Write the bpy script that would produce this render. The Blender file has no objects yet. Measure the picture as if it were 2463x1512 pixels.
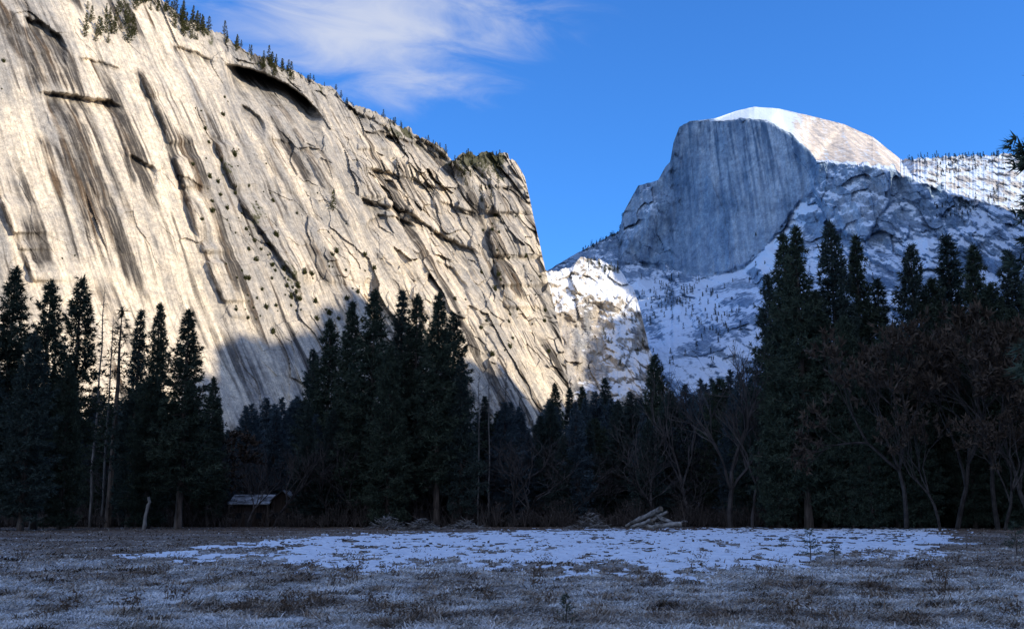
import bpy, math, random
import numpy as np
from mathutils import Vector
from mathutils.geometry import delaunay_2d_cdt
sc = bpy.context.scene
col = sc.collection
# ------------------------------------------------------------------ camera model
K = 2*math.tan(math.radians(25))/2463
PITCH = math.atan((1236-756)*K)
SP, CP, EYE = math.sin(PITCH), math.cos(PITCH), 1.7
def rays(px, py):
    u = (np.asarray(px, float)-1231.5)*K; v = (756-np.asarray(py, float))*K
    dy = CP-v*SP
    return u/dy, (SP+v*CP)/dy
def P3(px, py, Y):
    a, w = rays(px, py); Y = np.asarray(Y, float)
    return np.stack(np.broadcast_arrays(a*Y, Y, EYE+w*Y), -1)
def gpt(px, py):
    a, w = rays(px, py); Y = -EYE/w
    return a*Y, Y
cam = bpy.data.cameras.new('camera'); co = bpy.data.objects.new('camera', cam); col.objects.link(co)
cam.sensor_width = 36; cam.lens = 18/math.tan(math.radians(25)); cam.clip_start = .5; cam.clip_end = 40000
co.location = (0, 0, EYE); co.rotation_euler = (math.pi/2+PITCH, 0, 0)
sc.camera = co
sc.view_settings.view_transform = 'Standard'; sc.view_settings.look = 'None'; sc.view_settings.exposure = 0
# ------------------------------------------------------------------ sun
SUN_EL, SUN_AZ = math.radians(27), math.radians(110)
S = Vector((math.sin(SUN_AZ)*math.cos(SUN_EL), math.cos(SUN_AZ)*math.cos(SUN_EL), math.sin(SUN_EL)))
sl = bpy.data.lights.new('sun', 'SUN'); sl.energy = 5.; sl.angle = math.radians(.5); sl.color = (1, .87, .67)
so = bpy.data.objects.new('sun', sl); col.objects.link(so)
so.rotation_euler = (-S).to_track_quat('-Z', 'Y').to_euler()
# ------------------------------------------------------------------ noise
_r = np.random.RandomState(11)
_p = _r.permutation(256); PERM = np.concatenate([_p, _p, _p])
_g = _r.normal(size=(256, 3)); GR = _g/np.linalg.norm(_g, axis=1)[:, None]
RV = _r.uniform(0, 1, (256, 5))
def pn(x, y, z=0.):
    x, y, z = np.broadcast_arrays(np.asarray(x, float), np.asarray(y, float), np.asarray(z, float))
    xi, yi, zi = np.floor(x).astype(int), np.floor(y).astype(int), np.floor(z).astype(int)
    xf, yf, zf = x-xi, y-yi, z-zi
    xi &= 255; yi &= 255; zi &= 255
    f = lambda t: t*t*t*(t*(t*6-15)+10)
    u, v, w = f(xf), f(yf), f(zf)
    out = 0
    for dx in (0, 1):
        for dy in (0, 1):
            for dz in (0, 1):
                h = PERM[PERM[PERM[xi+dx]+yi+dy]+zi+dz]
                g = GR[h]
                d = g[..., 0]*(xf-dx)+g[..., 1]*(yf-dy)+g[..., 2]*(zf-dz)
                out = out+d*(u if dx else 1-u)*(v if dy else 1-v)*(w if dz else 1-w)
    return out*1.5
def fbm(x, y, z=0., o=4):
    a, s, t = 1., 0., 0.
    for i in range(o):
        s = s+a*pn(np.asarray(x)*2**i+17.3*i, np.asarray(y)*2**i+5.1*i, np.asarray(z)+3.7*i); t += a; a *= .5
    return s/t*1.6
def cells(x, y, seed=0):
    xi, yi = np.floor(x).astype(int), np.floor(y).astype(int)
    best = np.full(x.shape, 9.); bh = np.zeros(x.shape, int); bx = np.zeros(x.shape); by = np.zeros(x.shape)
    for dx in (-1, 0, 1):
        for dy in (-1, 0, 1):
            cx, cy = xi+dx, yi+dy; h = PERM[PERM[(cx+seed*7) & 255]+((cy+seed*13) & 255)]
            qx, qy = cx+RV[h, 0]-x, cy+RV[h, 1]-y; d = qx*qx+qy*qy; m = d < best
            best = np.where(m, d, best); bh = np.where(m, h, bh); bx = np.where(m, qx, bx); by = np.where(m, qy, by)
    return RV[bh, 2], (RV[bh, 3]-.5)*2, (RV[bh, 4]-.5)*2, -bx, -by
def blocks(x, y, amp, tilt, seed):
    h, tx, ty, lx, ly = cells(x, y, seed); return amp*(h-.5)*2+tilt*(tx*lx+ty*ly)
def sst(a, b, x):
    t = np.clip((x-a)/(b-a), 0, 1); return t*t*(3-2*t)
# ------------------------------------------------------------------ materials
def nmat(name, rough=.9, spec=.15):
    m = bpy.data.materials.new(name); m.use_nodes = True; nt = m.node_tree
    b = nt.nodes['Principled BSDF']; b.inputs['Roughness'].default_value = rough; b.inputs['Specular IOR Level'].default_value = spec
    return m, nt, b
def nd(nt, t, **kw):
    n = nt.nodes.new(t)
    for k, v in kw.items(): setattr(n, k, v)
    return n
def setin(nt, sock, v):
    if isinstance(v, bpy.types.NodeSocket): nt.links.new(v, sock)
    elif isinstance(v, (tuple, list)): sock.default_value = tuple(v)+((1,) if len(v) == 3 and sock.type == 'RGBA' else ())
    else: sock.default_value = v
def mixc(nt, f, a, b, mode='MIX'):
    n = nd(nt, 'ShaderNodeMix', data_type='RGBA', blend_type=mode)
    setin(nt, n.inputs[0], f); setin(nt, n.inputs[6], a); setin(nt, n.inputs[7], b); return n.outputs[2]
def mth(nt, op, a, b=0., c=None, clamp=False):
    n = nd(nt, 'ShaderNodeMath', operation=op, use_clamp=clamp); setin(nt, n.inputs[0], a); setin(nt, n.inputs[1], b)
    if c is not None: setin(nt, n.inputs[2], c)
    return n.outputs[0]
def mapr(nt, x, a, b, c=0., d=1.):
    n = nd(nt, 'ShaderNodeMapRange', interpolation_type='SMOOTHSTEP'); setin(nt, n.inputs[0], x)
    for i, v in enumerate((a, b, c, d)): n.inputs[i+1].default_value = v
    return n.outputs[0]
def noise(nt, vec, scale, detail=5, rough=.6, dist=0.):
    n = nd(nt, 'ShaderNodeTexNoise'); setin(nt, n.inputs['Vector'], vec); n.inputs['Scale'].default_value = scale
    n.inputs['Detail'].default_value = detail; n.inputs['Roughness'].default_value = rough; n.inputs['Distortion'].default_value = dist
    return n.outputs['Fac']
def attr(nt, name, out='Fac'):
    return nd(nt, 'ShaderNodeAttribute', attribute_name=name).outputs[out]
def vmul(nt, v, s):
    n = nd(nt, 'ShaderNodeVectorMath', operation='MULTIPLY'); setin(nt, n.inputs[0], v); n.inputs[1].default_value = s; return n.outputs[0]
def bump(nt, b, h, strength, dist):
    n = nd(nt, 'ShaderNodeBump'); n.inputs['Strength'].default_value = strength; n.inputs['Distance'].default_value = dist
    setin(nt, n.inputs['Height'], h); nt.links.new(n.outputs[0], b.inputs['Normal'])
def rock_mat(name, gray, cream, dark, snow, moss=(.05, .055, .02), fine=.15, strk=(.25, .012, 1), bdist=2.5, kst=.3, sna=(1.6, .9), warm=(.80, .69, .58), crack=.0, rust=None):
    m, nt, b = nmat(name, .92, .1)
    o = nd(nt, 'ShaderNodeTexCoord').outputs['Object']; st = attr(nt, 'st', 'Vector')
    n1 = noise(nt, o, fine, 8, .68); ns = noise(nt, vmul(nt, st, strk), 1, 6, .62)
    n3 = noise(nt, vmul(nt, st, (strk[0]*.22, strk[1]*.4, 1)), 1, 5, .6); n4 = noise(nt, o, fine*.35, 6, .65); n5 = noise(nt, o, fine*4, 5, .7)
    c = mixc(nt, mth(nt, 'ADD', attr(nt, 'cream'), mapr(nt, n3, .3, .7, -.3, .3), clamp=True), gray, cream)
    c = mixc(nt, attr(nt, 'warm'), c, warm)
    c = mixc(nt, mapr(nt, ns, .47, .62, 0, kst), c, dark)
    dk = mixc(nt, mapr(nt, n3, .5, .62), dark, rust) if rust else dark
    c = mixc(nt, mth(nt, 'MULTIPLY', attr(nt, 'stain_shade'), mapr(nt, ns, .3, .55, .5, 1.), clamp=True), c, dk)
    c = mixc(nt, 1., c, mixc(nt, mapr(nt, n1, .3, .7), (.74, .74, .75), (1.18, 1.18, 1.17)), 'MULTIPLY')
    c = mixc(nt, 1., c, mixc(nt, mapr(nt, n4, .32, .68), (.78, .80, .84), (1.13, 1.11, 1.08)), 'MULTIPLY')
    c = mixc(nt, 1., c, mixc(nt, mapr(nt, n5, .3, .7), (.82, .82, .83), (1.13, 1.13, 1.12)), 'MULTIPLY')
    hgt = mth(nt, 'ADD', n1, mth(nt, 'MULTIPLY', ns, .3))
    if crack:
        for vec, lo in (((.045, .007, 1), .010), ((.012, .035, 1), .006)):
            k1 = noise(nt, vmul(nt, st, vec), 1, 5, .5, .15); ln = mapr(nt, mth(nt, 'ABSOLUTE', mth(nt, 'SUBTRACT', k1, .5)), .001, lo, 1, 0)
            ln = mth(nt, 'MULTIPLY', ln, mapr(nt, n4, .46, .6, 0, crack)); c = mixc(nt, ln, c, (.07, .058, .048)); hgt = mth(nt, 'SUBTRACT', hgt, ln)
    c = mixc(nt, mapr(nt, mth(nt, 'ADD', attr(nt, 'moss'), mth(nt, 'MULTIPLY', mth(nt, 'SUBTRACT', n1, .5), 1.3)), .45, .6, 0, .85), c, moss)
    sn = mth(nt, 'ADD', attr(nt, 'snow'), mth(nt, 'MULTIPLY', mth(nt, 'SUBTRACT', n1, .5), sna[0]))
    sn = mth(nt, 'ADD', sn, mth(nt, 'MULTIPLY', mth(nt, 'SUBTRACT', n4, .5), sna[1]))
    c = mixc(nt, mapr(nt, sn, .38, .62), c, snow)
    nt.links.new(c, b.inputs['Base Color']); bump(nt, b, hgt, .6, bdist)
    return m
def two_mat(name, c1, c2, scale, use_tint=False, bstr=0., bdist=.05, stretch=(1, 1, 1), rough=.9):
    m, nt, b = nmat(name, rough, .12)
    o = nd(nt, 'ShaderNodeTexCoord').outputs['Object']
    n = noise(nt, vmul(nt, o, stretch), scale, 5, .65)
    f = mapr(nt, n, .3, .7)
    if use_tint: f = mth(nt, 'ADD', mth(nt, 'MULTIPLY', f, .35), mth(nt, 'MULTIPLY', attr(nt, 'tint'), .75), clamp=True)
    c = mixc(nt, f, c1, c2); nt.links.new(c, b.inputs['Base Color'])
    if bstr: bump(nt, b, n, bstr, bdist)
    return m
M_cliff = rock_mat('sunlit_granite', (.42, .395, .36), (.83, .725, .575), (.080, .072, .065), (.85, .86, .88), kst=.30, crack=.3, rust=(.13, .092, .062))
M_dome = rock_mat('distant_granite', (.20, .305, .445), (.42, .51, .62), (.10, .17, .275), (.66, .77, .91), moss=(.05, .08, .10), fine=.06, strk=(.05, .005, 1), bdist=4, kst=.35, sna=(1.25, .85))  # blue of distance haze and shade mixed into the rock and snow colours
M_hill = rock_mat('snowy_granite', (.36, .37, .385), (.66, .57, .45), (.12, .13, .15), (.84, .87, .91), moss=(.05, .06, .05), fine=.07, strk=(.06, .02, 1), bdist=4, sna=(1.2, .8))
M_ridge = two_mat('forested_ridge', (.06, .065, .055), (.45, .44, .43), .01)
M_needle = two_mat('pine_needles', (.022, .036, .031), (.10, .125, .082), .2, True)
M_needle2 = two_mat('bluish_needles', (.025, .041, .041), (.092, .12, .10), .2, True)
M_needleback = two_mat('haze_tinted_needles', (.045, .070, .088), (.11, .148, .165), .2, True)  # aerial haze over the back rows put into the needle colour
M_cliffneedle = two_mat('sunlit_needles', (.035, .045, .016), (.14, .14, .055), .1, True)
M_farneedle = two_mat('far_needles', (.025, .042, .055), (.07, .095, .11), .1, True)
M_bark = two_mat('pine_bark', (.04, .031, .026), (.18, .14, .115), 2.5, stretch=(1, 1, .15), bstr=.6)
M_pale = two_mat('dead_pale_wood', (.08, .07, .065), (.27, .25, .23), 2., stretch=(1, 1, .2), bstr=.4)
M_twig = two_mat('bare_twigs', (.036, .031, .03), (.12, .102, .095), .6)
M_oakbark = two_mat('oak_bark', (.028, .024, .022), (.09, .077, .07), 1.5)
M_russet = two_mat('brown_leaves', (.042, .032, .027), (.12, .086, .062), .3, True)
M_log = two_mat('weathered_log', (.05, .042, .036), (.38, .365, .35), 1.4, bstr=.5)
M_stick = two_mat('brush_sticks', (.05, .042, .036), (.34, .32, .30), 1.6)
M_cut = two_mat('cut_wood', (.14, .115, .09), (.30, .255, .2), 8)
M_weed = two_mat('dry_weeds', (.055, .036, .025), (.22, .155, .11), 3, True)
M_brush = two_mat('undergrowth', (.034, .029, .027), (.13, .105, .092), .4, True)
M_snow = two_mat('meadow_snow', (.70, .74, .80), (.88, .91, .95), 1.5, bstr=.5, bdist=.05)
M_wall = two_mat('brown_boards', (.035, .026, .02), (.10, .07, .055), 1.5, stretch=(3, 3, .3))
M_roof = two_mat('dark_shingles', (.04, .04, .043), (.12, .11, .11), 3)
M_frostroof = two_mat('frosted_roof', (.03, .03, .033), (.50, .52, .55), .8)
M_glass = two_mat('dark_glass', (.01, .012, .015), (.03, .035, .04), 1, rough=.15)
def grass_mat():
    m, nt, b = nmat('frosty_grass', .9, .1)
    t = attr(nt, 'tint'); r = nd(nt, 'ShaderNodeValToRGB'); nt.links.new(t, r.inputs[0])
    e = r.color_ramp.elements; e[0].position = 0; e[0].color = (.085, .057, .038, 1); e[1].position = 1; e[1].color = (.76, .75, .73, 1)
    x = e.new(.35); x.color = (.25, .185, .13, 1); x = e.new(.7); x.color = (.50, .45, .385, 1)
    nt.links.new(r.outputs[0], b.inputs['Base Color']); return m
M_grass = grass_mat()
def ground_mat():
    m, nt, b = nmat('meadow_ground', .95, .1)
    o = nd(nt, 'ShaderNodeTexCoord').outputs['Object']
    n1 = noise(nt, o, 3.5, 8, .7); n2 = noise(nt, o, .16, 5, .6); n3 = noise(nt, vmul(nt, o, (.9, 1.6, 1)), 1., 6, .7)
    c = mixc(nt, mapr(nt, n1, .35, .68), (.11, .077, .052), (.40, .33, .26))
    fr = mth(nt, 'MULTIPLY', attr(nt, 'frost'), mapr(nt, n3, .3, .6, .25, 1.))
    c = mixc(nt, mth(nt, 'MULTIPLY', fr, mapr(nt, n1, .3, .6, .45, 1.), clamp=True), c, (.68, .68, .68))
    c = mixc(nt, mth(nt, 'MULTIPLY', attr(nt, 'litter'), mapr(nt, n2, .3, .6, .6, 1.), clamp=True), c, (.11, .07, .047))
    nt.links.new(c, b.inputs['Base Color']); bump(nt, b, n1, .9, .08); return m
M_ground = ground_mat()
# ------------------------------------------------------------------ mesh helpers
def tag(o, label, cat, group=None, kind=None):
    o['label'] = label; o['category'] = cat
    if group: o['group'] = group
    if kind: o['kind'] = kind
    return o
def mk(name, me, parent=None):
    o = bpy.data.objects.new(name, me); col.objects.link(o)
    if parent: o.parent = parent
    return o
def empty(name, loc=(0, 0, 0), rz=0., scale=(1, 1, 1)):
    o = bpy.data.objects.new(name, None); col.objects.link(o)
    o.location = loc; o.rotation_euler = (0, 0, rz); o.scale = scale; return o
def fattr(me, name, arr, vec=False):
    a = me.attributes.new(name, 'FLOAT_VECTOR' if vec else 'FLOAT', 'POINT')
    a.data.foreach_set('vector' if vec else 'value', np.ascontiguousarray(arr, dtype=np.float32).ravel())
def npmesh(name, V, F, mats, mi=None, attrs=None, smooth=False):
    V = np.asarray(V, np.float32); F = np.asarray(F, np.int32); k = F.shape[1]
    me = bpy.data.meshes.new(name)
    me.vertices.add(len(V)); me.vertices.foreach_set('co', V.ravel())
    me.loops.add(F.size); me.loops.foreach_set('vertex_index', F.ravel())
    me.polygons.add(len(F)); me.polygons.foreach_set('loop_start', np.arange(0, F.size, k, dtype=np.int32))
    me.update(calc_edges=True); me.validate()
    for m in mats: me.materials.append(m)
    if mi is not None: me.polygons.foreach_set('material_index', np.asarray(mi, np.int32))
    me.polygons.foreach_set('use_smooth', np.full(len(me.polygons), smooth))
    for n, a in (attrs or {}).items(): fattr(me, n, a, a.ndim > 1)
    return me
def gridfaces(ni, nj):
    i, j = np.meshgrid(np.arange(ni-1), np.arange(nj-1), indexing='ij'); a = i*nj+j
    return np.stack([a, a+1, a+nj+1, a+nj], -1).reshape(-1, 4)
class MB:
    def __init__(s): s.v = []; s.f = []; s.m = []
    def tube(s, pts, rad, n=6, mi=0, cap=True, capmi=None):
        base = len(s.v); N = len(pts)
        for i, p in enumerate(pts):
            d = (Vector(pts[min(i+1, N-1)])-Vector(pts[max(i-1, 0)])).normalized()
            a = d.cross(Vector((0, 0, 1)) if abs(d.z) < .9 else Vector((1, 0, 0))).normalized(); b = d.cross(a)
            for k in range(n):
                t = 2*math.pi*k/n
                s.v.append(tuple(Vector(p)+(a*math.cos(t)+b*math.sin(t))*rad[i]))
        for i in range(N-1):
            for k in range(n):
                q = base+i*n; s.f.append((q+k, q+(k+1) % n, q+n+(k+1) % n, q+n+k)); s.m.append(mi)
        if cap:
            cm = mi if capmi is None else capmi
            s.f.append(tuple(base+k for k in range(n))[::-1]); s.m.append(cm)
            s.f.append(tuple(base+(N-1)*n+k for k in range(n))); s.m.append(cm)
    def box(s, x0, x1, y0, y1, z0, z1, mi=0):
        b = len(s.v); s.v += [(x, y, z) for z in (z0, z1) for (x, y) in ((x0, y0), (x1, y0), (x1, y1), (x0, y1))]
        for f in ((3, 2, 1, 0), (4, 5, 6, 7), (0, 1, 5, 4), (1, 2, 6, 5), (2, 3, 7, 6), (3, 0, 4, 7)):
            s.f.append(tuple(b+i for i in f)); s.m.append(mi)
    def poly(s, pts, mi=0):
        b = len(s.v); s.v += [tuple(p) for p in pts]; s.f.append(tuple(range(b, b+len(pts)))); s.m.append(mi)
    def mesh(s, name, mats, extra=None):
        v, f, m = list(s.v), list(s.f), list(s.m); tn = [0.3]*len(v)
        if extra is not None:
            ev, et, emi = extra; b = len(v)
            v += ev.tolist(); f += (np.arange(len(ev)).reshape(-1, 3)+b).tolist(); m += [emi]*(len(ev)//3); tn += et.tolist()
        me = bpy.data.meshes.new(name); me.from_pydata(v, [], f)
        for x in mats: me.materials.append(x)
        me.polygons.foreach_set('material_index', np.array(m, np.int32)); fattr(me, 'tint', np.array(tn)); return me
def blades(C, D, k, L, W, spread, rs, tl=(0, 1)):
    C = np.repeat(np.asarray(C, float), k, 0); D = np.repeat(np.asarray(D, float), k, 0); n = len(C)
    d = D+rs.normal(size=(n, 3))*spread; d /= np.linalg.norm(d, axis=1)[:, None]+1e-9
    sd = np.cross(d, rs.normal(size=(n, 3))); sd /= np.linalg.norm(sd, axis=1)[:, None]+1e-9
    ln = (L*rs.uniform(.6, 1.25, n))[:, None]; w = (W*rs.uniform(.7, 1.3, n))[:, None]
    V = np.stack([C-sd*w/2, C+sd*w/2, C+d*ln], 1).reshape(-1, 3)
    return V, np.repeat(rs.uniform(tl[0], tl[1], n), 3)
# ------------------------------------------------------------------ relief terrain
class Relief: pass
def relief(name, pxs, ysil, yd, yb, na, nb, depth, mat, attrs, back, label, cat, inward=lambda p: -.2+0*p):
    PX = np.repeat(pxs[:, None], na+nb, 1)
    ys = ysil(pxs)[:, None]; yd_ = np.maximum(yd, ys+4)
    a = np.linspace(0, 1, na)[None]; b = np.linspace(0, 1, nb+1)[None, 1:]
    PY = np.concatenate([ys+(yd_-ys)*a, yd_+(np.maximum(yb, yd_+2)-yd_)*b], 1)
    Y = depth(PX, PY)
    Pz = P3(PX, PY, Y)
    A = attrs(PX, PY, Pz)
    aa, w = rays(PX[:, 0], PY[:, 0]); rowsb = []; iw = inward(pxs)
    for d in back:
        q = Pz[:, 0].copy(); q[:, 0] += aa*d+iw*d; q[:, 1] += d; q[:, 2] += w*d*.25-.03*d; rowsb.append(q)
    nbk = len(back)
    full = np.concatenate([np.stack(rowsb[::-1], 1), Pz], 1)
    AA = {}
    for k, v in A.items():
        AA[k] = np.concatenate([np.repeat(v[:, :1], nbk, 1), v], 1)
        AA[k] = AA[k].reshape(-1, 3) if v.ndim == 3 else AA[k].ravel()
    ni, nj = full.shape[:2]
    me = npmesh(name, full.reshape(-1, 3), gridfaces(ni, nj), [mat], attrs=AA)
    o = tag(mk(name, me), label, cat, kind='structure')
    r = Relief(); r.px = pxs; r.PY = PY; r.P = Pz; r.o = o
    def look(px, py):
        i = int(np.argmin(np.abs(r.px-px))); j = int(np.argmin(np.abs(r.PY[i]-py))); return Vector(r.P[i, j])
    r.look = look; return r
# ---- left cliff
cn = np.array([.62, -.62, .47]); P0 = np.array([90., 1650., 0.])
def cliffY(px, py):
    a, w = rays(px, py)
    return (cn @ (P0-np.array([0, 0, EYE])))/(cn[0]*a+cn[1]+cn[2]*w)
SKX = [-200, 200, 390, 440, 470, 500, 540, 560, 620, 680, 740, 800, 830, 850, 900, 960, 1000, 1050, 1098, 1112, 1180, 1220, 1240, 1262, 1275, 1283, 1295, 1310, 1325, 1345, 1360, 1370, 1376, 1380]
SKY = [-260, -110, -4, 42, 50, 72, 84, 100, 138, 158, 186, 208, 240, 256, 272, 297, 322, 350, 385, 372, 366, 374, 388, 425, 480, 520, 570, 640, 700, 790, 860, 940, 1010, 1238]
def cliff_sil(px):
    y = np.interp(px, SKX, SKY); px = np.asarray(px, float); wt = np.where(px < 1230, 1., .1)
    h, *_ = cells(px/21., 0*px+.5, 5)
    return y+wt*(8*fbm(px/38., 3.3)+4*fbm(px/9., 8.1, o=2)+10*(h-.5))
def arc(px, py, pts, A, L, ends=.2, sh=1.8):
    xs = np.array([p[0] for p in pts], float); yv = np.interp(px, xs, [p[1] for p in pts])
    t = (px-xs[0])/(xs[-1]-xs[0]); tp = sst(0, ends, t)*sst(0, ends, 1-t)
    d = py-yv-(2.5 if A > 40 else 6)*fbm(px/22., py/60., 1., o=3)
    m = tp*(1/(1+np.exp(-np.clip(d/(1. if A > 40 else sh), -30, 30))))*np.exp(-np.maximum(d, 0)/L)
    return A*m, tp, d
def corner(px, py, pts, A, W, sh=1.5):
    ys = np.array([p[1] for p in pts], float); xv = np.interp(py, ys, [p[0] for p in pts])
    t = (py-ys[0])/(ys[-1]-ys[0]); tp = sst(0, .12, t)*sst(0, .12, 1-t)*sst(-.5, .1, fbm(py/50., xv/90., 6., o=2))
    d = px-xv-3*fbm(py/22., px/50., 2., o=3)
    return -A*tp*(1/(1+np.exp(-np.clip(d/sh, -30, 30))))*np.exp(-np.maximum(d, 0)/W), tp, d
ARCS = [([(535, 156), (570, 160), (600, 166), (640, 180), (690, 203), (730, 232), (760, 262), (780, 292)], 95, 55),
        ([(85, 224), (150, 227), (210, 238), (270, 243), (305, 268)], 24, 50),
        ([(845, 455), (880, 478), (900, 490), (950, 497), (1000, 520), (1050, 560), (1110, 590), (1170, 615)], 30, 60),
        ([(870, 560), (890, 530), (910, 518), (950, 522), (1010, 548)], 20, 34),
        ([(305, 372), (340, 384), (380, 414)], 15, 30),
        ([(985, 322), (1040, 350), (1085, 388)], 24, 40),
        ([(880, 318), (920, 318), (960, 330), (1010, 345), (1070, 392)], 20, 40),
        ([(860, 402), (900, 408), (950, 420), (1020, 440), (1090, 470)], 18, 40),
        ([(50, 40), (95, 52), (130, 75), (165, 112)], 24, 50),
        ([(575, 255), (600, 262), (640, 300)], 18, 40),
        ([(1050, 480), (1100, 500), (1150, 515)], 18, 35),
        ([(1040, 620), (1080, 640), (1130, 690)], 16, 40),
        ([(400, 110), (450, 118), (520, 150)], 12, 30), ([(840, 265), (900, 290), (950, 320)], 16, 30), ([(180, 135), (240, 150), (300, 165)], 10, 40), ([(1190, 455), (1230, 450), (1262, 470)], 10, 30), ([(640, 330), (700, 345), (740, 372)], 9, 30), ([(420, 420), (455, 428), (490, 450)], 9, 30)]
CORN = [([(325, 150), (345, 200), (390, 290), (440, 450), (482, 585)], 16, 60), ([(480, 580), (510, 660), (558, 770)], 13, 60),
        ([(505, 310), (540, 400), (580, 490), (640, 570), (725, 690)], 19, 70), ([(-5, 470), (40, 580), (85, 690)], 13, 60),
        ([(135, 240), (200, 400), (290, 600), (370, 755)], 4, 60), ([(860, 330), (862, 420), (880, 480)], 16, 80),
        ([(1040, 330), (1052, 420), (1040, 520)], 12, 60), ([(1150, 420), (1172, 520), (1200, 680), (1240, 830)], 36, 75),
        ([(1175, 420), (1190, 480), (1195, 560)], 22, 40), ([(700, 300), (760, 420), (850, 560)], 8, 60), ([(740, 580), (800, 700), (850, 800)], 7, 60),
        ([(905, 590), (1000, 720), (1100, 860)], 9, 60), ([(1080, 620), (1150, 760), (1230, 900)], 9, 60), ([(240, 200), (290, 330), (330, 450)], 5, 50),
        ([(590, 250), (650, 400), (700, 520)], 5, 50), ([(1215, 400), (1240, 560), (1290, 760)], 10, 50), ([(620, 560), (690, 680), (730, 760)], 6, 50), ([(60, 100), (90, 200), (130, 330)], 5, 50)]
kd = np.array([.707, .707, 0]); fd = np.array([.332, -.332, -.883])
SKEW = .14
def cliffST(p):
    s, t = p @ kd, p @ fd; return s-SKEW*t, t
def cliff_depth(px, py):
    s, t = cliffST(P3(px, py, cliffY(px, py))); d = np.zeros_like(s)
    rough = fbm(s/150, t/170, 88., o=2)
    wb = np.interp(px, [0, 300, 560, 700, 860, 900, 1100, 1200, 1380], [.12, .06, .16, .28, .5, 1., .9, .7, .75])*np.interp(py-np.interp(px, SKX, SKY), [0, 60, 150], [2.6, 1.9, 1.])
    wb = np.minimum(wb, 1.3)*(.5+.9*sst(-.3, .3, rough))
    ws, wt = s+11*fbm(s/50, t/60, 90., o=2), t+18*fbm(s/60, t/60, 91., o=2)
    d += 22*fbm(s/230, t/480, o=2)+4*fbm(s/60, t/220, 4., o=3)+.8*fbm(s/15., t/50., 9.)
    d += wb*(blocks(ws/52, wt/100, 10, 17, 1)+blocks(ws/19, wt/32, 3.8, 7, 2))
    amp = sst(.18, .55, fbm(s/120, t/260, 21., o=2))
    fr = np.mod((s+50*fbm(s/190, t/1300, 31., o=2))/118, 1); d += -8*amp*(1-fr)
    for pts, A, L in ARCS: d += arc(px, py, pts, A, L)[0]
    for pts, A, W in CORN: d += corner(px, py, pts, A, W)[0]
    return cliffY(px, py)+d*sst(1245, 1150, py)-18*sst(1085, 1120, px)*sst(700, 400, py)
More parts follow.
